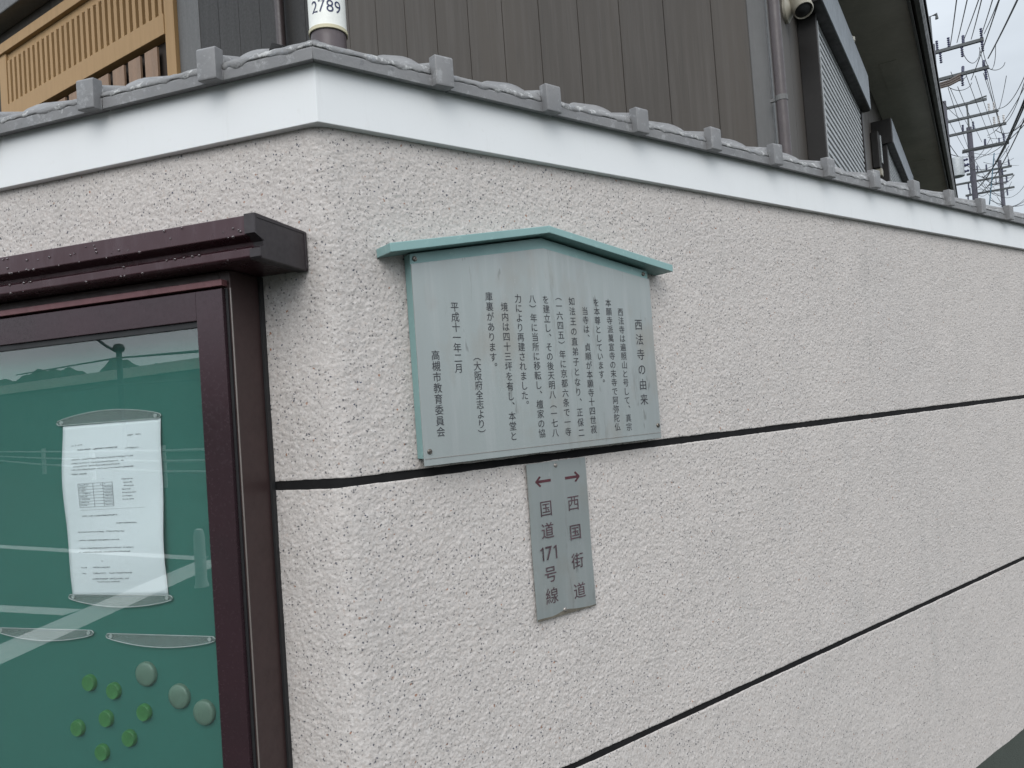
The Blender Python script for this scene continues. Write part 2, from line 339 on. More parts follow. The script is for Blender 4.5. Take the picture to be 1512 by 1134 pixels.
# ------------------------------------------------------------------ ground
mb = MB(); mb.add([(-300, -300, GZ), (300, -300, GZ), (300, 300, GZ), (-300, 300, GZ)], [(0, 1, 2, 3)])
props(mb.build('street_ground', asphalt), kind='structure')
def mark(pts, wdt):
    m_ = MB(); a, b = Vector((*pts[0], GZ+.004)), Vector((*pts[1], GZ+.004)); u = (b-a).normalized(); n = Vector((-u.y, u.x, 0))*wdt/2
    m_.add([a+n, b+n, b-n, a-n], [(0, 1, 2, 3)]); return props(m_.build('road_marking', paint), kind='structure')
mark([(-30, -1.35), (-6.05, -3.62)], .16); mark([(-5.85, -3.62), (-3.4, .55)], .34); mark([(-9.5, -.95), (-5.1, -1.96)], .16)

# ------------------------------------------------------------------ boundary wall
wall = thing('boundary_wall', 'cream rough stucco boundary wall with black joints and grey roof tile coping along its top', 'wall', 'W', (0, 0, GZ))
def vnoise(x, y, cell, seed):
    rng = np.random.RandomState(seed); g = rng.rand(257, 257); X = x/cell; Y = y/cell
    i = np.floor(X).astype(int); j = np.floor(Y).astype(int); fx = X-i; fy = Y-j; fx = fx*fx*(3-2*fx); fy = fy*fy*(3-2*fy)
    a = g[i % 257, j % 257]; b = g[(i+1) % 257, j % 257]; c = g[i % 257, (j+1) % 257]; d = g[(i+1) % 257, (j+1) % 257]
    return a*(1-fx)*(1-fy)+b*fx*(1-fy)+c*(1-fx)*fy+d*fx*fy
JT = [(-.0963, -.1120), (-.7009, -.7154)]
def stucco_mesh():
    RAD = .05; tl = RAD*TANC; turn = math.pi-(T_R+T_L)
    cols = []  # (pos2, normal2, u)
    u = -1.35
    for s in np.arange(1.35, tl, -.0021): cols.append((dL[:2]*s, nL[:2], -s))
    cc = nL[:2]*(-RAD)+dL[:2]*tl
    a0 = math.atan2(nL[1], nL[0])
    for t in np.linspace(0, 1, 22):
        a = a0+turn*t; n = np.array([math.cos(a), math.sin(a)]); cols.append((cc+n*RAD, n, -tl+2*tl*t))
    s = tl; 
    while s < 5.2:
        s += .0019 if s < .6 else (.0019+(s-.6)*.0017 if s < 3.1 else .05)
        cols.append((dR[:2]*s, nR[:2], s))
    hs = [x for x in np.arange(-1.32, -.7365, .0030)]+[x for x in np.arange(-.735, .50, .0019)]
    def near(h): return any(b-.004 < h < t+.004 for t, b in JT)
    hs = [h for h in hs if not near(h)]; tags = {}
    for t, b in JT:
        for h, k in ((t+.0035, 0), (t+.0012, 0), (t+.0002, 2), (t-.0012, 1), ((t+b)/2, 1), (b+.0012, 1), (b-.0002, 2), (b-.0012, 0), (b-.0035, 0)):
            hs.append(h); tags[round(h, 6)] = k
    hs.sort(); hs = np.array(hs); kind = np.array([tags.get(round(h, 6), 0) for h in hs])
    P0 = np.array([c[0] for c in cols]); N0 = np.array([c[1] for c in cols]); U = np.array([c[2] for c in cols])
    uu, hh = np.meshgrid(U, hs); ua, ha = uu+20, hh+20
    d = (vnoise(ua, ha, .0056, 1)-.5)*.0008+(vnoise(ua, ha, .0034, 2)-.5)*.0013+(np.random.RandomState(8).rand(*ua.shape)-.5)*.0010+(vnoise(ua, ha, .018, 3)-.5)*.0008+(vnoise(ua, ha, .12, 4)-.5)*.003
    d += np.maximum(vnoise(ua, ha, .007, 9)-.66, 0)*.0020
    edge = (kind != 0)[:, None]
    wob = (vnoise(ua, ha*0+7, .012, 5)-.5)*.0011+(vnoise(ua, ha*0+3, .06, 6)-.5)*.0016-.0004
    hz = hh.copy()
    for t, b in JT:
        for e, sg in ((t, 1), (b, -1)):
            m = np.exp(-((hh-e)/.0035)**2); hz = hz+m*wob*(1 if sg > 0 else -.9)
    d = np.where((kind == 1)[:, None], -.013, d); d = np.where((kind == 2)[:, None], d*.5-.0008, d)
    V = np.zeros((len(hs), len(U), 3)); V[:, :, 0] = P0[None, :, 0]+N0[None, :, 0]*d; V[:, :, 1] = P0[None, :, 1]+N0[None, :, 1]*d; V[:, :, 2] = hz-GZ
    nr, nc = len(hs), len(U); V = V.reshape(-1, 3)
    i = (np.arange(nr-1)[:, None]*nc+np.arange(nc-1)[None, :]).ravel()
    Fq = np.stack([i, i+1, i+nc+1, i+nc], 1).astype(np.int32)
    me = bpy.data.meshes.new('stucco_face'); me.vertices.add(len(V)); me.vertices.foreach_set('co', V.astype(np.float32).ravel())
    me.loops.add(Fq.size); me.loops.foreach_set('vertex_index', Fq.ravel()); me.polygons.add(len(Fq))
    me.polygons.foreach_set('loop_start', np.arange(0, Fq.size, 4, dtype=np.int32)); me.update(calc_edges=True)
    me.polygons.foreach_set('use_smooth', np.ones(len(Fq), bool)); me.materials.append(stucco)
    o = bpy.data.objects.new('stucco_face', me); COL.objects.link(o); o.parent = wall
stucco_mesh()
def path_pts(o, h, sl=1.35, sr=5.2):
    c = nR*o+dR*(-o*TANC)
    a = nL*o+dL*sl; b = nR*o+dR*sr
    return [(a[0], a[1], h), (c[0], c[1], h), (b[0], b[1], h)]
def path_extrude(mb, prof, sl=1.35, sr=5.2):
    P3 = [path_pts(o, h, sl, sr) for o, h in prof]
    return mb.loft([[p[i] for p in P3] for i in range(3)])
def joint_extrude(prof):
    RAD = .05; tl = RAD*TANC; turn = math.pi-(T_R+T_L); a0 = math.atan2(nL[1], nL[0]); cc = nL*(-RAD)+dL*tl; rings = []
    def ring(p, n): return [(p[0]+n[0]*o, p[1]+n[1]*o, h) for o, h in prof]
    rings.append(ring(dL*1.35, nL))
    for t in np.linspace(0, 1, 14):
        n = np.array([math.cos(a0+turn*t), math.sin(a0+turn*t), 0]); rings.append(ring(cc+n*RAD, n))
    rings.append(ring(dR*5.2, nR)); return MB().loft(rings)
for t, b in JT:
    joint_extrude( [(-.03, t+.003), (-.0022, t+.003), (-.0022, b-.003), (-.03, b-.003)]).build('joint_strip', joint, wall, smooth=True, sharp=30)
path_extrude(MB(), [(-.14, -1.5), (-.02, -1.5), (-.02, .60), (-.14, .60)]).build('wall_core', fascia_under, wall)
path_extrude(MB(), [(-.019, .4836), (.0145, .4836), (.0145, .600), (-.019, .600)]).build('fascia_board', white, wall, bevel=.0012)
# ---- tile coping: bedding course + one child per tile
TO, TH = .057, .0305
def wt(side, s, o, h): return wl(side, s, o-TO, h+TH)
bed = path_extrude(MB(), [(-.267, .62), (-.02, .621), (.006, .6205), (-.157, .6705), (-.267, .6155)]).build('tile_coping', mortar, wall)
PITCH_T = .2529
def tile_mesh(side, k, s_blk0):
    """s_blk0: near-corner edge of the square end block; tile reaches one pitch back towards the corner or next block"""
    rng = random.Random(k*7+(3 if side == 'R' else 90)); m = MB(); bw = .037
    if side == 'R': a, b = s_blk0+bw-PITCH_T+.001, s_blk0+bw-.001
    else: a, b = s_blk0-.001, s_blk0+.258-.003
    if side == 'R' and k == 0: a = -.012
    prof = [(.090, .5465), (.0905, .566), (.086, .5715), (-.03, .6255), (-.10, .6585), (-.10, .640), (.03, .580), (.060, .553)]
    n = 14; rings = []
    for i in range(n+1):
        t = i/n; s = a+(b-a)*t; dip = -.004*math.sin(math.pi*t)
        ss = s
        rings.append([wt(side, (ss if not (side == 'R' and k == 0 and i == 0) else -(o-TO)*TANC), o, h+(dip if o < .0 else 0)) for o, h in prof])
    m.loft(rings)
    # back slope
    m.add([wt(side, a, -.10, .6585), wt(side, b, -.10, .6585), wt(side, b, -.26, .585), wt(side, a, -.26, .585)], [(0, 1, 2, 3)])
    # square end block
    c = s_blk0+bw/2; tilt = rng.uniform(-.001, .001)
    blk = [(.0845, .552), (.0845, .5475), (.1050, .5450), (.1065, .5475), (.1065, .5965), (.1040, .6000), (.0845, .6015)]
    m.prism([wt(side, c-bw/2, o, h+tilt) for o, h in blk], [wt(side, c+bw/2, o, h-tilt) for o, h in blk])
    # neck and roll behind the block
    def roll(o0, o1, r0, r1, base0, base1, n2=8):
        rings = []
        for j in range(n2+1):
            t = j/n2; o = o0+(o1-o0)*t; e = math.sqrt(max(0, 1-(1-min(1, t/.35))**2)) if r1 > .03 else 1
            r = (r0+(r1-r0)*min(1, t*2.2))*max(.45, e) if r1 > .03 else r0; bs = base0+(base1-base0)*t
            rings.append([wt(side, c+r*1.15*math.cos(q), o, bs+r*math.sin(q)) for q in np.linspace(-.25, math.pi+.25, 15)])
        m.loft(rings)
    roll(.086, .012, .0175, .0180, .5785, .606)
    roll(.026, -.10, .022, .0335, .597, .6555)
    o = m.build('coping_tile', tile, None, base=(0, 0, 0), smooth=True, sharp=40, bevel=.0022)
    o.rotation_euler = (0, 0, ANG[side]); o.location = (0, 0, -GZ); o.parent = bed
    return o
def tile_all():
    for k in range(20): tile_mesh('R', k, .2040+k*PITCH_T)
    for k in range(4): tile_mesh('L', k, .1560+k*.258)
    # corner plank on the left of the corner
    prof = [(.090, .5465), (.0905, .566), (.086, .5715), (-.03, .6255), (-.10, .6585), (-.10, .640), (.03, .580), (.060, .553)]
    m = MB(); m.loft([[wt('L', (-(o-TO)*TANC if i == 0 else .1545), o, h) for o, h in prof] for i in range(2)])
    o = m.build('coping_tile', tile, None, base=(0, 0, 0), bevel=.0014); o.rotation_euler = (0, 0, ANG['L']); o.location = (0, 0, -GZ); o.parent = bed
tile_all()
def mortar_bead(side, s0, s1, thick, seed):
    rng = np.random.RandomState(seed); n = max(8, int((s1-s0)/.004)); m = MB(); rings = []
    x = np.linspace(0, 1, n); nz_ = np.interp(x, np.linspace(0, 1, max(4, n//3)), rng.rand(max(4, n//3))); n2_ = np.interp(x, np.linspace(0, 1, max(4, n//2)), rng.rand(max(4, n//2)))
    for i in range(n):
        s = s0+(s1-s0)*x[i]; e = min(1, i/2, (n-1-i)/2); lo = .5715-.006*nz_[i]*thick; hi = .5745+(.002+.009*n2_[i])*e
        if s < 0: s = max(s, -.033*TANC)
        lo = .5690-.0075*max(0, nz_[i]-.25)*thick*min(1, e+.3); bp = .0021*max(0, n2_[i]-.35)*e
        e2 = (max(0, (x[i]-.72)/.28)**1.5*.008 if (side == 'R' and s1 > .1) else 0)+thick*.0006
        rings.append([wt(side, s, .0895, lo-.0005), wt(side, s, .0907+.0005*n2_[i], lo), wt(side, s, .0905, .5722+bp*.3), wt(side, s, .0868, .5775+bp+e2*.4), wt(side, s, .079, .5822+bp*1.1+e2*.9), wt(side, s, .066, .5862+bp*.6+e2), wt(side, s, .058, .578), wt(side, s, .085, .569)])
    m.loft(rings); o = m.build('mortar_bead', mortar, None, base=(0, 0, 0), smooth=True, auto=False); o.rotation_euler = (0, 0, ANG[side]); o.location = (0, 0, -GZ); o.parent = bed
for k in range(14):
    s0 = (-.015 if k == 0 else .2405+(k-1)*PITCH_T); mortar_bead('R', s0, .2025+k*PITCH_T, 1, 11+k)
mortar_bead('L', -.016, .155, 1.9, 60)
for k in range(3): mortar_bead('L', .193+k*.258, .155+(k+1)*.258, 1, 70+k)

# ------------------------------------------------------------------ notice case on the left wall
case = thing('notice_case', 'dark bronze glass fronted notice case with hood and green board', 'notice case', 'L', (-.59, 0, -.68))
S1, HB_, HT = 1.05, -.68, .2475
m = MB()
m.wbox('L', .129, .149, .004, .080, HB_, HT); m.wbox('L', S1-.02, S1, .004, .080, HB_, HT); m.wbox('L', .149, S1-.02, .004, .080, HB_, HB_+.02)
m.wbox('L', .149, S1-.02, .004, .0795, .2225, HT); m.wbox('L', .149, S1-.02, .004, .016, HB_+.02, .2225)
body = m.build('case_body', bronze_side, case, bevel=.0012)
MB().wbox('L', .1280, .1296, .0792, .0808, HB_, .2195).build('bright_edge', edge_m, body)
MB().wbox('L', .1245, .1285, .0005, .010, HB_, HT-.001).build('rear_flange', gasket, body)
MB().wbox('L', .150, S1-.021, .016, .044, HB_+.021, .222).build('pin_board', green, case)
fo, fi0, fi1 = .1375, .188, .1718
m = MB(); m.wbox('L', fo, fi0, .068, .0905, HB_+.004, .2185); m.wbox('L', S1-.06, S1-.009, .068, .0905, HB_+.004, .2185)
m.wbox('L', fi0, S1-.06, .068, .0902, fi1, .2185); m.wbox('L', fi0, S1-.06, .068, .0902, HB_+.004, HB_+.055)
door = m.build('door_frame', bronze, case, bevel=.001)
MB().wbox('L', .1325, fo-.0006, .066, .083, HB_+.004, .2185).build('door_gasket', gasket, door)
m = MB(); m.wbox('L', fi0+.0005, S1-.061, .074, .086, fi1-.0095, fi1-.0005); m.build('glazing_gasket', gasket, door)
MB().wbox('L', fi0-.004, S1-.056, .0795, .0815, HB_+.05, fi1+.004).build('glass_pane', glass, door)
MB().wbox('L', .1345, S1-.01, .078, .0935, .2222, .2322).build('top_trim', trim_m, case, bevel=.0008)
prof = [(.001, .3105), (.130, .3128), (.134, .3120), (.1345, .2825), (.128, .2800), (.115, .2765), (.114, .2700), (.120, .2668), (.1250, .2650), (.1250, .2525), (.1215, .2490), (.001, .2478)]
m = MB(); m.loft([[wl('L', s, o, h) for o, h in prof] for s in (.052, 1.12)])
hood = m.build('roof_hood', hood_m, case, bevel=.0012)
cen = (.067, .280)
def grow(p, d): return [(o+math.copysign(d, o-cen[0]) if o > .01 else o, h+math.copysign(d, h-cen[1])) for o, h in p]
m = MB(); m.loft([[wl('L', s, o, h) for o, h in grow(prof, g)] for s, g in ((.036, .0002), (.0372, .0017), (.0545, .0017))]); capo = m.build('end_cap', cap_m, hood)
fl = [(.003, .312), (.006, .3055), (.006, .2545), (.003, .2475)]
m = MB(); m.wbox('L', .0345, .037, .002, .0075, .2490, .3105); m.wbox('L', .0350, .037, .0075, .130, .3068, .3112); m.build('cap_rib', cap_m, capo, bevel=.0006)
drops = MB(); rng = random.Random(5)
for i in range(75):
    s = rng.uniform(.056, .75); kk = rng.random()
    if kk < .35: o, h, r = .1343, rng.uniform(.284, .309), rng.uniform(.0012, .0026)
    elif kk < .6: o, h, r = .1340, .2822, rng.uniform(.0014, .0030)
    elif kk < .8: o, h, r = .1282, .2655, rng.uniform(.0014, .0030)
    else: o, h, r = .1280, .2515, rng.uniform(.0014, .0030)
    drops.lathe([(r*.2, -r*.9), (r*.8, -r*.5), (r, 0), (r*.8, r*.55), (r*.2, r*.9)], wl('L', s, o-(.0035 if o < .13 else 0), h), (0, 0, 1), 8)
dm = glassy('water', (.75, .70, .70), 2.5, .35, (.10, .06, .065), .02)
do = drops.build('raindrops', dm, hood, smooth=True, auto=False); do['kind'] = 'stuff'

# ------------------------------------------------------------------ things on the green board
OB = .0445
def clip(name, label, s0, s1, h, up, base_o=OB):
    o_ = .0035; n = 26; pts = []
    for i in range(n+1):
        t = i/n; bow = (.0085+.0125*math.sin(math.pi*t)**.8) if 0 < t < 1 else .0085
        pts.append((s0+(s1-s0)*t, bow))
    r = .005
    outl = [(s0-r*.6, .0015), (s0-r, .004), (s0-r*.7, .0075)]+pts+[(s1+r*.7, .0075), (s1+r, .004), (s1+r*.6, .0015), (s1, 0), (s0, 0)]
    sg = 1 if up else -1
    t = thing(name, label, 'clip bar', 'L', (-(s0+s1)/2, -base_o, h), 'clear clip bars on the green board')
    m = MB(); m.prism([wl('L', a, base_o+.0006, h+sg*b) for a, b in outl], [wl('L', a, base_o+o_, h+sg*b) for a, b in outl]); m.build('bar', acryl, t, bevel=.0006)
    m = MB()
    loop = [wl('L', a, base_o+o_, h+sg*b) for a, b in outl]; m.tube(loop+[loop[0]], .0008, 6); m.build('rim', acryl_rim, t, smooth=True)
    for a in (s0+.006, s1-.006):
        m = MB(); m.lathe([(.0034, 0), (.0034, .0012), (.0016, .0014), (.0012, .0006)], wl('L', a, base_o+o_, h+sg*.0045), (0, -1, 0), 12); m.build('pin', acryl_rim, t)
    return t
clip('clip_bar', 'clear bowed clip bar holding the top edge of the white notice', .3135, .5325, .0235, True)
clip('clip_bar', 'clear bowed clip bar under the bottom edge of the white notice', .311, .526, -.2745, False)
clip('clip_bar', 'empty clear clip bar above the grey magnets, right of the white notice foot', .229, .447, -.341, False)
clip('clip_bar', 'empty clear clip bar at the left photo edge, lower left of the white notice', .4845, .702, -.3365, False)
# paper
def paper():
    t = thing('paper_notice', 'white printed sheet of paper with small table pinned to green board', 'notice', 'L', (-.418, -OB, -.276))
    NX, NY = 24, 40; V = []; Fs = []
    def pos(u, v):   # u 0 left..1 right, v 0 top..1 bottom
        s = (.5262+(.5232-.5262)*v)*(1-u)+(.3112+(.3158-.3112)*v)*u
        if True: s += .0016*math.sin(v*3.1)*(1-u) - .0026*math.sin(v*2.6+.4)*(0.5) 
        h = .0225+(-.2765+.0-.0225)*v+.0018*(u-.5)*(1-v)+.0025*(u-.5)*v*1.5
        o = OB+.0015+.009*math.sin(math.pi*v)*(.6+.4*math.sin(u*2.5+.4))+.0035*math.sin(v*7+u*2)*math.sin(math.pi*v)
        return s, o, h
    for j in range(NY+1):
        for i in range(NX+1): V.append(wl('L', *pos(i/NX, j/NY)))
    for j in range(NY):
        for i in range(NX): a = j*(NX+1)+i; Fs.append((a, a+1, a+NX+2, a+NX+1))
    m = MB(); m.add(V, Fs); o = m.build('sheet', paper_m, t, smooth=True, auto=False)
    sd_ = o.modifiers.new('solid', 'SOLIDIFY'); sd_.thickness = .0003
    MBt = MB(); rng = random.Random(3); W_, H_ = .21, .297
    def q(u0, v0, u1, v1):
        pts = []
        for (u, v) in ((u0, v0), (u1, v0), (u1, v1), (u0, v1)):
            s, oo, h = pos(u, v); pts.append(wl('L', s, oo+.0007, h))
        MBt.add(pts, [(0, 1, 2, 3)])
    def line(u, v, n, ch=.0026, wgt=1.0):
        cu, cv = ch/W_, ch*1.05/H_
        for i in range(n):
            if rng.random() < .05: continue
            x = u+i*cu*1.08; k = rng.randint(3, 5)
            for _ in range(k):
                if rng.random() < .55: y = v+rng.uniform(.05, .9)*cv; q(x+cu*rng.uniform(0, .2), y, x+cu*rng.uniform(.65, .95), y+cv*.15*wgt)
                else: xx = x+rng.uniform(.05, .8)*cu; q(xx, v+cv*rng.uniform(0, .3), xx+cu*.15*wgt, v+cv*rng.uniform(.7, 1))
    line(.68, .076, 10); line(.10, .112, 9); line(.17, .140, 31, .0026, 1.3); line(.66, .150, 10)
    for i, (v, n, u) in enumerate([(.195, 47, .11), (.217, 40, .11), (.236, 37, .13), (.255, 47, .11), (.280, 12, .11)]): line(u, v, n)
    line(.43, .312, 1)
    for i, n in enumerate([9, 7, 8, 8, 11, 8, 9]): line(.61+(.02 if i in (1, 2) else 0), .325+i*.0195, n, .0024)
    for i in range(9): q(.17, .342+i*.0172, .52, .3434+i*.0172)
    for u in (.17, .325, .425, .52): q(u-.0015, .342, u+.0015, .342+8*.0172)
    for i in range(8):
        line(.18, .3455+i*.0172, rng.randint(7, 10), .0022)
        if i: line(.437, .3455+i*.0172, 7, .0022)
    line(.35, .3455, 1, .0024); line(.40, .3455, 1, .0024); line(.44, .3455, 1, .0024)
    q(.17, .497, .82, .4978)
    line(.18, .527, 9); line(.31, .527, 17, .0027, 1.2); line(.53, .575, 16)
    line(.12, .620, 37); line(.12, .668, 33); line(.13, .714, 43); line(.12, .737, 41); line(.36, .79, 1)
    line(.13, .826, 5); line(.26, .826, 14); line(.13, .860, 4); line(.25, .860, 11); line(.43, .860, 18); line(.24, .893, 29); line(.29, .911, 18)
    MBt.build('print', print_m, o)
paper()
def magnet(r, th, mat, s, h, label, group, dome):
    m = MB(); pr = [(r, 0), (r, th*.55), (r*.96, th*.8)]+([(r*.85, th*.95), (r*.6, th*1.12), (r*.3, th*1.2), (.0004, th*1.22)] if dome else [(r*.88, th), (r*.80, th*.96), (r*.3, th*.95), (.0004, th*.95)])
    m.lathe(pr, wl('L', s, OB-.0003, h), (0, -1, 0), 28)
    o = m.build('magnet', mat, None, frame='L', base=wl('L', s, OB, h), smooth=True, sharp=50)
    return props(o, label, 'magnet', group)
GM = [(.4951, -.4279, 'green magnet highest of the green ones and furthest up-left'), (.442, -.4394, 'green magnet just right of the highest green magnet'),
      (.3789, -.4728, 'green magnet furthest to the right, left of the two lower grey magnets'), (.4617, -.4878, 'green magnet in the middle of the green group'),
      (.5265, -.508, 'green magnet furthest to the left of the group'), (.4138, -.5182, 'green magnet low on the right, beneath the rightmost green one'), (.4747, -.5465, 'green magnet lowest of the green group')]
for s, h, lb in GM: magnet(.0143, .0075, mgreen, s, h, 'small '+lb, 'green round magnets on the board', False)
for s, h, lb in [(.3701, -.4077, 'large grey-green domed magnet highest of the three'), (.3036, -.4419, 'large grey-green domed magnet in the middle of the three'), (.2548, -.4659, 'large grey-green domed magnet lowest and nearest the frame')]:
    magnet(.0205, .008, mgrey, s, h, lb, 'grey-green domed magnets on the board', True)

# ------------------------------------------------------------------ temple information board on the right wall
bd = thing('information_board', 'grey gabled temple history board with teal roof and vertical writing', 'sign board', 'R', (.437, 0, -.091))
def gable(s0, s1, b, side_h, peak, sp): return [(s0, b), (s1, b), (s1, side_h), (sp, peak), (s0, side_h)]
def plate(mb, poly, o0, o1): return mb.prism([wl('R', s, o0, h) for s, h in poly], [wl('R', s, o1, h) for s, h in poly])
plate(MB(), gable(.1405, .7325, -.0785, .2755, .3265, .437), .003, .0235).build('backing_frame', teal, bd, bevel=.0012)
pl = plate(MB(), gable(.1403, .7335, -.0911, .2572, .3056, .4375), .0240, .0270).build('panel', panel_m, bd, bevel=.0006)
m = MB(); m.wbox('R', .142, .732, .0270, .0276, -.0795, -.0785); m.build('panel_crease', edge_m, pl)
lo = [(.0895, .2688), (.436, .3290), (.7845, .2748-.0055)]
lo = [(.0895, .2690), (.4365, .3300), (.7845, .2720)]; th = .0155
def roofring(d):
    (a, b, c) = lo
    return [(a[0]-.000, a[1]+d), (a[0]-.0005, a[1]+th-d), (b[0]-.012, b[1]+th-.0035-d*.5), (b[0], b[1]+th-.001-d), (b[0]+.012, b[1]+th-.0035-d*.5), (c[0]+.0005, c[1]+th-d), (c[0], c[1]+d), (b[0], b[1]+d)]
m = MB(); ra, rb = roofring(0), roofring(0)
m.prism([wl('R', s, .0005, h) for s, h in ra], [wl('R', s, .052, h) for s, h in rb]); rf = m.build('board_roof', teal, bd, bevel=.0012)
for s, h, o_ in [(.1497, .2672, .0237), (.1518, -.0668, .0272), (.7252, -.063, .0272), (.7188, .2690, .0237)]:
    m = MB(); m.lathe([(.0048, 0), (.0048, .001), (.0036, .0026), (.001, .0029)], wl('R', s, o_-.0002, h), (0, -1, 0), 14)
    sc_ = m.build('screw', screw_m, bd, smooth=True)
    m = MB(); a_ = random.uniform(0, 3); ca, sa = math.cos(a_)*.0034, math.sin(a_)*.0034; ox, oz = -sa*.18, ca*.18
    m.prism([wl('R', s+ca+ox, o_+.0010, h+sa+oz), wl('R', s+ca-ox, o_+.0010, h+sa-oz), wl('R', s-ca-ox, o_+.0010, h-sa-oz), wl('R', s-ca+ox, o_+.0010, h-sa+oz)],
            [wl('R', s+ca+ox, o_+.0029, h+sa+oz), wl('R', s+ca-ox, o_+.0029, h+sa-oz), wl('R', s-ca-ox, o_+.0029, h-sa-oz), wl('R', s-ca+ox, o_+.0029, h-sa+oz)]); m.build('slot', gasket, sc_)
for i, (t, s, h0, h1) in enumerate(COLS):
    n = len(t); m = MB()
    for j, c in enumerate(t):
        h = h0+(h1-h0)*j/(n-1); put(m, c, s, h, .0250 if i == 0 else (.0176 if i < 13 else .0182), .0276, .96)
    m.build('text_column', ink, pl)

# ------------------------------------------------------------------ small direction plate
ds = thing('direction_plate', 'narrow grey metal direction plate with two red arrows under the temple board', 'direction sign', 'R', (.449, 0, -.413))
m = MB(); rings = []
for i in range(13):
    h = -.1125-.3005*i/12; bo = .0006*math.sin(i*.7)
    hb = h if i < 12 else None
    rings.append([wl('R', .3735, .004+bo, h-(.0 if i < 12 else -.0005)), wl('R', .5252, .004+bo, h), wl('R', .5252, .0062+bo, h), wl('R', .3735, .0062+bo, h)])
m.loft(rings); pp = m.build('plate', plate_m, ds, bevel=.0006)
for s, h in ((.4456, -.1211), (.4429, -.4032)):
    m = MB(); m.lathe([(.0042, 0), (.0042, .001), (.003, .0024), (.0008, .0028)], wl('R', s, .0063, h), (0, -1, 0), 14); m.build('screw', edge_m, ds, smooth=True)
for c, s, h, em in DIRS:
    m = MB(); put(m, c, s, h, em, .0073, 1.0); m.build('character', ink2, pp)
m = MB()
for k in (0, 2):
    x0 = .4129+(k-1)*.0165+.0022; m.prism([wl('R', x0+a, .0068, -.2879+b) for a, b in ((-.0012, -.013), (.0012, -.013), (.0012, .013), (-.0008, .013), (-.0062, .0088), (-.0058, .0064), (-.0012, .0095))], [wl('R', x0+a, .0074, -.2879+b) for a, b in ((-.0012, -.013), (.0012, -.013), (.0012, .013), (-.0008, .013), (-.0062, .0088), (-.0058, .0064), (-.0012, .0095))])
for k, c in ((1, '7'),):
    v, f = G[c]; bc = (v.max(0)+v.min(0))/2; sc2 = .026/(G['1'][0][:, 1].max()-G['1'][0][:, 1].min()); q = (v-bc)*sc2
    m.add([wl('R', .4129+(k-1)*.0165+x*.95, .0073, -.2879+y) for x, y in q], f)
m.build('route_number', ink2, pp)
for s, h, sg, nm in ((.4118, -.1485, -1, 'left'), (.4859, -.1491, 1, 'right')):
    m = MB(); L, hw, sh = .0185, .0026, .0105
    pts = [(-L, -hw), (L-.006, -hw), (L-.0125, -sh+.002), (L-.009, -sh), (L+.001, -.0012), (L+.001, .0012), (L-.009, sh), (L-.0125, sh-.002), (L-.006, hw), (-L, hw)]
    m.prism([wl('R', s+sg*x, .0066, h+y) for x, y in pts], [wl('R', s+sg*x, .0074, h+y) for x, y in pts]); m.build('arrow', arrow_m, pp)

stain_m = simple('brown_edge_stain', (.125, .11, .085), .7, var=.3, scale=40)
m = MB(); n = 24
for i in range(n):
    s0, s1 = .3739+.1509*i/n, .3739+.1509*(i+1)/n
    f = lambda s_: -.4126+.0035+.006*math.exp(-((s_-.443)/.022)**2)+.0010*math.sin(s_*70)
    m.add([wl('R', s0, .00685, -.4126), wl('R', s1, .00685, -.4126), wl('R', s1, .00685, f(s1)), wl('R', s0, .00685, f(s0))], [(0, 1, 2, 3)])
m.build('foot_stain', stain_m, pp)
# ------------------------------------------------------------------ number post behind the corner
pc = depth(483, 20, 1.80)
post = thing('number_post', 'brown round steel post with white number sleeve 2789 behind wall corner', 'post', 'W', (pc[0], pc[1], GZ))
m = MB(); m.tube([(pc[0], pc[1], GZ), (pc[0], pc[1], 2.6)], .042, 40); pst = m.build('pole', polebrown, post, smooth=True)
zb = .928
ax = math.atan2(CAM[1]-pc[1], CAM[0]-pc[0])
m = MB(); ring = lambda r, z: [(pc[0]+r*math.cos(ax+a), pc[1]+r*math.sin(ax+a), z) for a in np.linspace(-2.6, 2.6, 48)]
m.loft([ring(.0432, zb), ring(.0445, zb), ring(.0445, zb+.34), ring(.0432, zb+.34)], False); slv = m.build('number_sleeve', platew, post, smooth=True)
m = MB(); m.loft([ring(.0445, zb-.003), ring(.0462, zb-.002), ring(.0462, zb+.006), ring(.0445, zb+.007)], False); m.build('sleeve_band', platey, slv, smooth=True)
hgt = G['2'][0][:, 1].max()-G['2'][0][:, 1].min(); sc2 = .029/hgt
for k, c in enumerate('2789'):
    v, f = G[c]; bc = (v.max(0)+v.min(0))/2; q = (v-bc)*sc2
    vs = []; m = MB()
    for x, y in q:
        arc = (k-1.5)*.0195+x*.92-.002; a = ax+arc/.0451; vs.append((pc[0]+.0451*math.cos(a), pc[1]+.0451*math.sin(a), zb+.050+y))
    m.add(vs, f); m.build('digit', navy, slv)

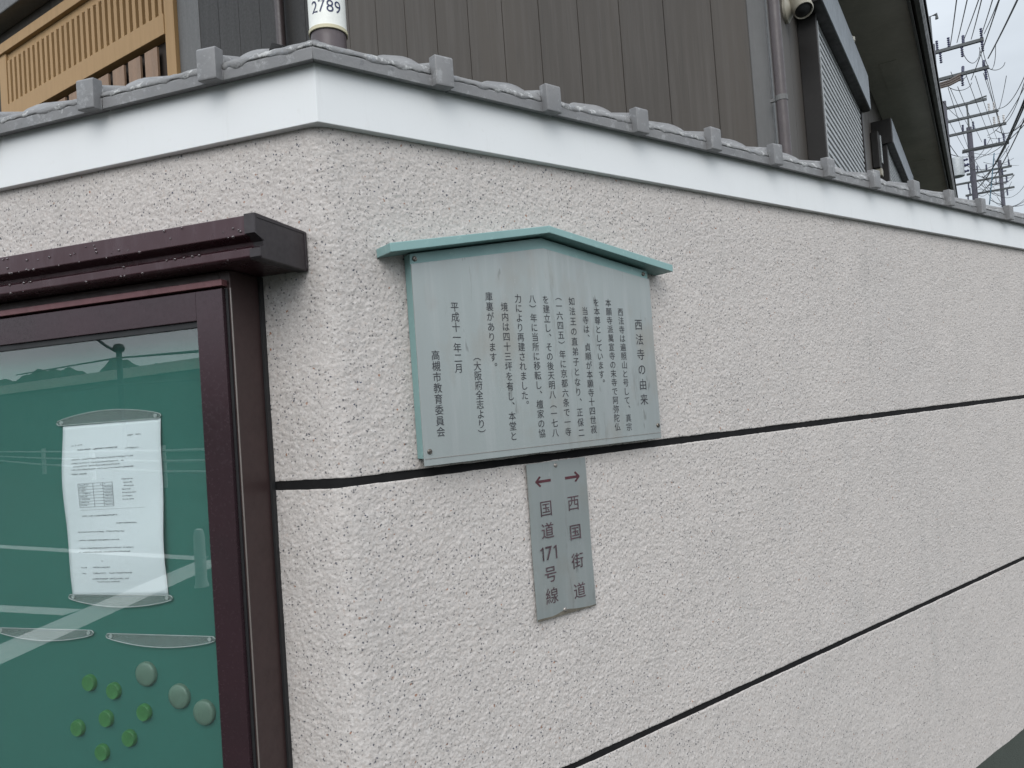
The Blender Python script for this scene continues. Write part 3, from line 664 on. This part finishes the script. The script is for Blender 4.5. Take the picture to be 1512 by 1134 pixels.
# ------------------------------------------------------------------ house behind the wall (local x along the street side, y along the facade)
house = thing('house', 'brown board clad house with shuttered windows behind the stucco wall', 'house', 'H', (0, 0, GZ))
FY, RX = 8.2, 14.0          # facade length to the left, depth along the street
REC = .5; YS = 2.36
def boards(mb, axis, a0, a1, off, z0, z1, p=.1985, start=0.0, g=.0040, d=.0045, groove=None):
    """vertical boards along axis with a v-groove at each joint; off = outward offset"""
    prof = []; k = math.floor((a0-start)/p)
    a = a0
    pts = [(a0, 0)]
    j = start+(k+1)*p
    while j < a1-g:
        if j-g > a0: pts += [(j-g/2, 0), (j-g/2+.0008, -d), (j+g/2-.0008, -d), (j+g/2, 0)]
        j += p
    pts.append((a1, 0))
    for (u, e), (v, f) in zip(pts[:-1], pts[1:]):
        if axis == 'y': q = [(-(off+e), u, z0), (-(off+f), v, z0), (-(off+f), v, z1), (-(off+e), u, z1)]
        else: q = [(u, -(off+e), z0), (v, -(off+f), z0), (v, -(off+f), z1), (u, -(off+e), z1)]
        mb.add(q, [(0, 1, 2, 3)])
m = MB(); boards(m, 'y', .058, YS, 0, GZ, 5.6, start=.0015); m.add([(0, YS, GZ), (REC, YS, GZ), (REC, YS, 5.6), (0, YS, 5.6)], [(0, 1, 2, 3)])
boards(m, 'y', 4.44, 7.6, -REC-.02, 3.86, 4.25, start=.02); boards(m, 'y', YS, FY, -REC, 4.1, 5.6, start=.02)
boards(m, 'x', .03, RX, 0, GZ, 2.42, start=.3); m.build('siding', siding, house)
m = MB(); boards(m, 'y', YS, 4.175, -REC, GZ, 4.1, p=.2255, start=4.175-.2255*12); m.build('shaded_porch_siding', siding_shade, house)
m = MB(); m.box(REC-.004, REC+.02, 4.176, 4.44, GZ, 4.1); m.build('porch_post', corner_m, house, bevel=.003)
m = MB(); m.box(-.010, .03, -.010, .058, GZ, 2.40); m.box(.0, .03, -.012, -.004, GZ, 2.40); m.build('corner_trim', corner_m, house, bevel=.004)
m = MB(); m.box(.56, RX, .10, FY, GZ, 2.35); m.box(.62, RX, .5, FY, 2.35, 4.6); m.build('house_core', darkin, house)
# light joint lines on two siding seams
for y in (.0015+.1985*5-.08, .0015+.1985*3-.115, .0015+.1985*1-.05): pass
# downpipe
m = MB(); m.tube([(-.045, -.052, GZ), (-.045, -.052, 2.30), (-.03, -.20, 2.40)], .0215, 16); dp = m.build('downpipe', pipe_m, house, smooth=True)
for z in (1.10, 2.0, .1):
    m = MB(); m.tube([(-.045, -.052, z-.010), (-.045, -.052, z+.010)], .0235, 16); m.box(-.05, -.04, -.03, -.01, z-.006, z+.006); m.build('pipe_clip', corner_m, dp)
# shuttered window
def shutter(x0, x1, xs0, z0, z1, hood_z0, hood_z1, hx0, hx1, o=.085):
    fr = MB(); fr.box(x0, xs0, -o, 0, z0-.05, z1+.02); fr.box(x1, x1+.05, -o, 0, z0-.05, z1+.02); fr.box(xs0, x1, -o+.03, 0, z0-.05, z1); fw = fr.build('shutter_window', dark_al, house, bevel=.003)
    sm = MB(); z = z0
    while z < z1:
        zz = min(z+.036, z1)
        sm.prism([(xs0+.02, -o+.030, z), (xs0+.02, -o+.008, z+.004), (xs0+.02, -o+.008, z+.022), (xs0+.02, -o+.030, z+.030)], [(x1-.01, -o+.030, z), (x1-.01, -o+.008, z+.004), (x1-.01, -o+.008, z+.022), (x1-.01, -o+.030, z+.030)]); z += .036
    sm.build('shutter_slats', slat_m, fw); g = MB(); g.box(xs0+.001, xs0+.018, -o-.002, -o+.03, z0-.04, z1-.01); g.build('guide_rail', slat_m, fw)
    h = MB(); h.box(hx0, hx1, -o-.045, 0, hood_z0, hood_z1); hh_ = h.build('shutter_hood', dark_al, fw, bevel=.004)
    h = MB(); h.box(hx0+.01, hx1-.01, -o-.049, -o-.0455, hood_z0+.004, hood_z1-.004); h.build('hood_front', hood_skylit, hh_)
    return fw
shutter(.712, 2.24, .735, .60, 1.72, 1.735, 1.965, .60, 2.30)
shutter(3.62, 5.6, 3.70, .85, 1.86, 1.875, 2.07, 3.60, 5.7, .10)
m = MB(); m.lathe([(.02, 0), (.028, .01), (.028, .03), (.01, .04)], (1.72, -.11, 1.965), (0, 0, 1), 12); m.build('vent_cap', cream, house, smooth=True)
# eave: soffit, fascia, gutter, roof slopes
m = MB(); m.box(-.45, RX, -.385, .0, 2.402, 2.42); sf = m.build('soffit', soffit_m, house)
for x in (3.3, 6.4, 9.5):
    m = MB(); m.box(x, x+.75, -.24, -.12, 2.3985, 2.4015); m.build('soffit_vent', soffit_m, sf)
m = MB(); m.box(-.46, RX, -.405, -.386, 2.36, 2.46); m.build('eave_fascia', gutter_m, house, bevel=.003)
m = MB(); prof = [(-.41, 2.455), (-.41, 2.385), (-.425, 2.372), (-.452, 2.375), (-.467, 2.40), (-.467, 2.46), (-.462, 2.46), (-.462, 2.402), (-.449, 2.381), (-.426, 2.378), (-.415, 2.388), (-.415, 2.455)]
m.loft([[(x, y, z) for y, z in prof] for x in (-.47, RX)]); m.build('gutter', gutter_m, house, smooth=True, sharp=30)
m = MB(); m.prism([(-.5, -.48, 2.47), (-.5, -.48, 2.52), (-.5, 7.0, 6.20), (-.5, 7.0, 6.12)], [(RX, -.48, 2.47), (RX, -.48, 2.52), (RX, 7.0, 6.20), (RX, 7.0, 6.12)])
m.build('roof', roof_m, house)
# porch eave over the lattice
m = MB(); m.box(REC-.16, REC+.02, 2.5, FY, 4.04, 4.20); m.build('porch_gutter', corner_m, house, bevel=.01)
m = MB(); m.tube([(REC-.05, 3.24, GZ), (REC-.05, 3.24, 4.05)], .032, 14); m.build('downpipe', pipe_m, house, smooth=True)
# timber lattice
X = REC-.035
m = MB(); m.box(X, REC+.06, 4.445, 4.565, GZ, 3.86); m.box(X, REC+.06, 7.14, 7.28, GZ, 3.86); m.box(X-.02, REC+.06, 4.44, 7.30, 3.775, 3.875); m.box(X+.02, REC+.06, 4.565, 7.14, 3.70, 3.774)
m.box(X-.008, REC+.06, 4.566, 7.139, 3.10, 3.265); lf = m.build('lattice_window', timber, house, bevel=.004)
m = MB(); y = 4.60
while y < 7.12:
    m.box(X+.006, X+.05, y, y+.045, 3.266, 3.699); y += .0885
m.build('lattice_bars', timber, lf, bevel=.002)
m = MB(); y = 4.70
while y < 7.12:
    m.box(X+.01, X+.03, y, y+.17, 1.2, 3.05); y += .235
m.build('lower_boards', timber2, lf, bevel=.002)
MB().box(X+.07, X+.08, 4.5, 7.2, 1.2, 3.76).build('dark_backing', darkin, lf)
# ------------------------------------------------------------------ security camera
cb = thing('security_camera', 'cream dome security camera with dark lens on the house side wall', 'camera', 'H', (.44, 0, 1.60))
m = MB(); m.lathe([(.055, 0), (.055, .012), (.03, .03), (.022, .05)], (.44, -.001, 1.66), (0, -1, 0), 20); m.build('bracket', cream, cb, smooth=True)
axd = Vector((-.40, -.25, -.75)).normalized(); c0 = Vector((.43, -.07, 1.665))
m = MB(); m.lathe([(.02, -.085), (.034, -.072), (.042, -.02), (.042, .05), (.038, .055), (.036, .045)], c0, axd, 24); hs_ = m.build('housing', cream, cb, smooth=True)
m = MB(); m.lathe([(.035, .03), (.035, .046), (.025, .054), (.004, .060)], c0, axd, 24); m.build('lens', gasket, cb, smooth=True)
# small black lantern by the second window
lt = thing('wall_lantern', 'small black wall lantern with pale base beside the far shutter', 'lantern', 'H', (3.50, -.03, 1.60))
m = MB(); m.box(3.46, 3.56, -.06, 0, 1.66, 1.95); m.build('lantern_body', dark_al, lt, bevel=.008); m = MB(); m.box(3.475, 3.545, -.065, -.005, 1.60, 1.659); m.build('lantern_base', cream, lt, bevel=.006)
m = MB(); m.box(3.49, 3.53, -.072, -.061, 1.70, 1.92); m.build('lantern_glass', slat_m, lt, bevel=.003)

# ------------------------------------------------------------------ utility poles and wires down the street
def arm(px, py, z, length, w=.11):
    e = Vector(depth(px, py, z)); d = Vector(hl); a = e; b = e+d*length; n = Vector(hr)*w*.6; u = Vector((0, 0, w*.5))
    return MB().prism([a+n+u, a+n-u, a-n-u, a-n+u], [b+n+u, b+n-u, b-n-u, b-n+u]), a, b
def ins(p, up=1, r=.07, L=.42, tilt=(0, 0)):
    m = MB(); pr = []
    for i in range(5): pr += [(r*.45, i*L/5), (r, i*L/5+L*.06), (r*.95, i*L/5+L*.12), (r*.45, i*L/5+L*.17)]
    return m.lathe(pr, p, Vector((tilt[0], tilt[1], up)), 8)
def utility_pole(px, py, z, top, r, arms, label, extra=None):
    b = depth(px, py, z); t = thing('utility_pole', label, 'utility pole', 'W', (b[0], b[1], GZ), 'utility poles along the street')
    m = MB(); m.tube([(b[0], b[1], GZ), (b[0], b[1], top)], [r*1.25, r], 16); m.build('pole', conc, t, smooth=True)
    for (ax_, ay, az, ln, insl) in arms:
        am, e0, e1 = arm(ax_, ay, az, ln); ao = am.build('crossarm', steel, t)
        for (fr, up, tx, mt) in insl:
            p = e0.lerp(e1, fr)+Vector((0, 0, .06*up)); ins(p, up, .055, .40, (tx*hr[0]+.1*tx, tx*hr[1])).build('insulator', mt, ao, smooth=True, auto=False)
    if extra: extra(t, b)
    return t
def top_z(px, py, z): return depth(px, py, z)[2]
def lampA(t, b):
    z0 = top_z(1378, 70, 28); z1 = top_z(1372, 24, 28)
    MB().tube([(b[0], b[1], z0), (b[0], b[1], z1), (b[0]+.25, b[1]-.05, z1+.06), (b[0]+.26, b[1]-.05, z1-.12)], .06, 8).build('lightning_rod', steel, t)
I, Wp = insul, insw
utility_pole(1377.5, 90, 28, top_z(1378, 66, 28), .11, [(1452.5, 58, 28, 2.05, [(.03, 1, 0, I), (.03, -1, 0, I), (.32, 1, .4, I), (.35, -1, 0, I), (.74, 1, 0, I), (.70, -1, .2, I), (.55, 1, 0, I)]),
    (1460, 99, 28, 2.2, [(.05, -1, 0, I), (.07, 1, .7, I), (.38, 1, .8, I), (.40, -1, .2, I), (.80, 1, .5, I), (.78, 1, .2, I)])], 'nearest grey utility pole rising beside the house eave with two crossarms', lampA)
def transf(t, b):
    c = depth(1412, 248, 36); m = MB(); m.lathe([(.30, -.45), (.33, -.43), (.33, .40), (.30, .46), (.05, .5)], c, (0, 0, 1), 20); tr = m.build('transformer', trans_m, t, smooth=True)
    for dx, dz in ((.35, .30), (.38, .05), (.36, -.25)):
        m = MB(); m.lathe([(.05, 0), (.07, .05), (.04, .12), (.07, .16), (.03, .22)], Vector(c)+Vector((dx*.75, -dx*.4, dz)), (.8, -.5, .1), 8); m.build('bushing', insul, tr)
utility_pole(1396, 190, 36, top_z(1391, 150, 36), .13, [(1457, 146, 36, 2.3, []), (1474, 163, 36, 2.6, [(.06, 1, 0, Wp), (.14, 1, 0, Wp)]),
    (1486, 182, 36, 3.0, [(.03, 1, 0, Wp), (.1, 1, 0, Wp), (.16, 1, 0, Wp), (.45, 1, 0, I), (.6, 1, .3, I)]), (1490, 209, 37, 2.0, [(.1, 1, 0, I), (.5, 1, .4, I)])],
    'grey utility pole hidden behind the eave with long crossarms and a transformer', transf)
def lampC(t, b):
    z0 = top_z(1427, 190, 46); p = Vector((b[0], b[1], z0)); q = p+Vector((0, 0, 1.55)); MB().tube([p, q, q+Vector((.2, -.05, .12)), q+Vector((1.0, -.4, .28))], .05, 8).build('lamp_arm', steel, t)
utility_pole(1434, 225, 46, top_z(1427, 188, 46), .15, [(1490, 211, 46, 2.5, [(.2, 1, 0, I), (.5, 1, 0, I)]), (1494, 245, 46, 2.4, [(.06, 1, 0, I), (.55, 1, .3, I), (.75, 1, 0, I)]),
    (1496, 257, 46, 3.6, [(.1, -1, 0, I), (.15, 1, 0, I), (.62, 1, .5, I), (.66, -1, 0, I)]), (1498, 276, 46, 2.6, [(.15, -1, 0, I), (.9, 1, 0, I), (.95, -1, 0, I)])],
    'farther brown grey utility pole with four crossarms standing above the coping', lampC)
utility_pole(1478, 262, 70, top_z(1471, 237, 70), .16, [(1489, 268, 70, 1.6, [(.3, 1, 0, I), (.6, 1, 0, I)]), (1486, 252, 70, 1.2, [])], 'most distant thin utility pole behind the tangle of cables')
def cable(a, b, sag, r, mat, label, n=12, group='overhead cables'):
    A, B = Vector(depth(*a)), Vector(depth(*b)); pts = [A.lerp(B, i/n)-Vector((0, 0, sag*4*(i/n)*(1-i/n))) for i in range(n+1)]
    m = MB(); m.tube(pts, r, 6); o = m.build('overhead_cable', mat, None, frame='W', base=tuple(A), smooth=True, auto=False); return props(o, label, 'cable', group)
L1 = 'thin black overhead cable rising from the nearest pole to the top edge'
for (a, b) in [((1403, 68, 28), (1421, -70, 12)), ((1413, 63, 28), (1444, -75, 12)), ((1423, 59, 28), (1470, -75, 12)), ((1434, 58, 28), (1466, -72, 12)), ((1449, 51, 28), (1486, -72, 12)), ((1453, 50, 28), (1500, -66, 12)), ((1434, 118, 28), (1482, -20, 14))]:
    cable(a, b, .05, .014, cable_m, L1)
cable((1459, 86, 28), (1530, -60, 13), .05, .024, cable_m, 'thicker black cable rising furthest right from the lower near crossarm')
L2 = 'fine grey cable slanting from the near crossarms down to the far poles'
for i, (a, b) in enumerate([((1403, 130, 28), (1432, 190, 46)), ((1414, 128, 28), (1450, 210, 46)), ((1427, 112, 28), (1466, 212, 46)), ((1440, 112, 28), (1472, 205, 46)), ((1452, 108, 28), (1488, 212, 46)), ((1446, 70, 28), (1480, 200, 46)),
    ((1458, 104, 28), (1492, 246, 46)), ((1486, 112, 28), (1474, 165, 36)), ((1392, 150, 28), (1420, 176, 36)), ((1394, 165, 36), (1440, 246, 46)), ((1400, 130, 28), (1432, 225, 46))]):
    cable(a, b, .1, .011, cable_m, L2)
L3 = 'black cable crossing in from the right photo edge to the far poles'
for a, b, r_ in [((1520, 130, 20), (1444, 277, 46), .03), ((1520, 138, 20), (1452, 262, 46), .026), ((1524, 150, 20), (1448, 285, 46), .02), ((1518, 100, 24), (1474, 160, 36), .015), ((1518, 118, 24), (1458, 200, 46), .015), ((1520, 170, 24), (1470, 192, 36), .018), ((1518, 178, 24), (1438, 232, 46), .015), ((1516, 110, 24), (1478, 186, 36), .014)]:
    cable(a, b, .35, r_, cable_m, L3)
L4 = 'slack black cable looping low above the coping between far poles'
for a, b, sg in [((1446, 300, 46), (1520, 292, 46), .5), ((1462, 295, 46), (1518, 300, 46), .3), ((1450, 260, 46), (1498, 258, 46), .6), ((1440, 250, 46), (1490, 215, 46), .5), ((1405, 250, 36), (1462, 205, 46), .5), ((1472, 290, 60), (1520, 318, 60), .8), ((1476, 300, 60), (1520, 285, 60), .6), ((1404, 228, 36), (1436, 230, 46), .1), ((1400, 210, 36), (1440, 250, 46), .3)]:
    cable(a, b, sg, .018, cable_m, L4)
L5 = 'fine black service cable in the tangle between the far poles'
rng = random.Random(21)
for i in range(16):
    x0_, y0_ = rng.uniform(1425, 1470), rng.uniform(195, 280); x1_, y1_ = x0_+rng.uniform(25, 60), y0_+rng.uniform(-30, 45)
    cable((x0_, y0_, 46), (x1_, y1_, rng.choice((46, 60))), rng.uniform(.1, .9), .013, cable_m, L5)
cable((1468, 226, 46), (1461, 302, 46), 0, .03, cable_b, 'blue green sheathed cable hanging straight down beside the far pole')
def loopc(px, py, z, w_, d_, k):
    A = Vector(depth(px, py, z)); B = Vector(depth(px+w_, py, z)); n = 14
    pts = [A.lerp(B, i/n)-Vector((0, 0, d_*math.sin(math.pi*i/n)**.6)) for i in range(n+1)]
    m = MB(); m.tube(pts, .012, 6); props(m.build('jumper_cable', cable_m, None, frame='W', base=tuple(A), smooth=True, auto=False), k, 'cable', 'jumper cables')
for q in [(1421, 74, 28, 26, .5), (1450, 66, 28, 20, .95), (1452, 92, 28, 32, .3), (1404, 106, 28, 24, .35), (1395, 122, 28, 40, .3)]: loopc(*q, 'slack jumper cable hanging in a loop between the near crossarms')
# wood brown bundle on the second crossarm
m = MB()
for k in range(3):
    A = Vector(depth(1386, 124+k*3, 27.8)); B = Vector(depth(1418, 110+k*3.5, 27.8)); m.tube([A, A.lerp(B, .5)-Vector((0, 0, .05)), B], .045, 8)
props(m.build('cable_splice', simple('splice_brown', (.09, .07, .06), .6), None, frame='W', base=tuple(depth(1400, 118, 27.8)), smooth=True), 'bundle of brown cable splices under the lower near crossarm', 'cable splice')

# ------------------------------------------------------------------ across the street (seen mirrored in the notice case glass)
fn = thing('guard_fence', 'white cable guard fence along the far side of the street', 'fence', 'W', (-22, -10, GZ))
fp = [(-46, -16.5), (-30.3, -12.3), (-22.5, -10.4), (-15.8, -8.8), (-11.5, -8.4), (-8.0, -8.6), (-4, -9.2)]
for x, y in fp: MB().tube([(x, y, GZ), (x, y, GZ+.98)], .075, 10).build('post', fence_m, fn)
for z in (.86, .62, .38): MB().tube([(x, y+.09, GZ+z) for x, y in fp], .035, 6).build('cable_rail', fence_m, fn)
def bollard(x, y, lb):
    m = MB(); m.lathe([(.06, 0), (.045, .05), (.045, .42), (.03, .47), (.004, .48)], (x, y, GZ), (0, 0, 1), 14); return props(m.build('bollard', fence_m, None, frame='W', base=(x, y, GZ), smooth=True), lb, 'bollard')
bollard(-4.86, -2.86, 'short white plastic bollard on the road marking')
q1 = np.array([-.6, .1])+67*np.array([-.937, -.349]); q2 = np.array([-.2, 0])+48*np.array([-.848, -.530])
u = (q2-q1)/np.linalg.norm(q2-q1); a, b = q1-u*60, q2+u*60; nrm = np.array([-u[1], u[0]])
if nrm@q1 < 0: nrm = -nrm
vd = thing('viaduct', 'long dark concrete viaduct wall with a pale parapet across the street', 'viaduct', 'W', (q1[0], q1[1], GZ))
def slab(mb, z0, z1, t0, t1): 
    p = [a+nrm*t0, b+nrm*t0, b+nrm*t1, a+nrm*t1]; return mb.prism([(x, y, z0) for x, y in p], [(x, y, z1) for x, y in p])
slab(MB(), GZ, 3.7, .2, 8).build('wall_face', viad, vd); slab(MB(), 3.7, 4.35, 0, .4).build('parapet', viadtop, vd)
m = MB(); rng = random.Random(2)
HP = lambda k: 8.9+.5*math.sin(k*.055+.6)+.25*math.sin(k*.5)+.2*math.sin(k*1.3)+1.9*math.exp(-((k-186)/11)**2)+2.6*math.exp(-((k-207)/7)**4)+1.6*math.exp(-((k-222)/5)**4)
for k in range(400):
    az_ = R(-80-k*.18); D = 95; az2 = R(-80-(k+1)*.18)
    m.add([(math.sin(az_)*D, math.cos(az_)*D, GZ), (math.sin(az2)*D, math.cos(az2)*D, GZ), (math.sin(az2)*(D+30), math.cos(az2)*(D+30), HP(k+1)), (math.sin(az_)*(D+30), math.cos(az_)*(D+30), HP(k))], [(0, 1, 2, 3)])
props(m.build('hills', hill_m), kind='structure')
up = thing('street_lamp', 'dark street lamp pole standing before the viaduct', 'street lamp', 'W', (-24.5, -12.4, GZ))
MB().tube([(-24.5, -12.4, GZ), (-24.5, -12.4, 2.9)], .09, 12).build('pole', conc, up); MB().tube([(-24.5, -12.4, 2.8), (-24.9, -12.2, 3.05), (-25.3, -12.0, 3.4)], .05, 8).build('lamp_arm', conc, up)
m = MB(); m.lathe([(.02, -.18), (.16, -.12), (.2, 0), (.15, .12), (.02, .16)], (-24.5, -12.4, 2.95), (0, 0, 1), 12); m.build('lamp_head', dark_al, up)
for z, lb in ((1.0, 'upper black cable strung across the far side of the street'), (.62, 'lower black cable strung across the far side of the street')):
    pts = [Vector((-40, -15.3, .2+z*3.1)), Vector((-24, -12, .2+z*2.35)), Vector((-9, -6.3, .05+z*1.15))]
    m = MB(); m.tube(pts, .03, 6); props(m.build('overhead_cable', cable_m, None, frame='W', base=tuple(pts[0])), lb, 'cable')
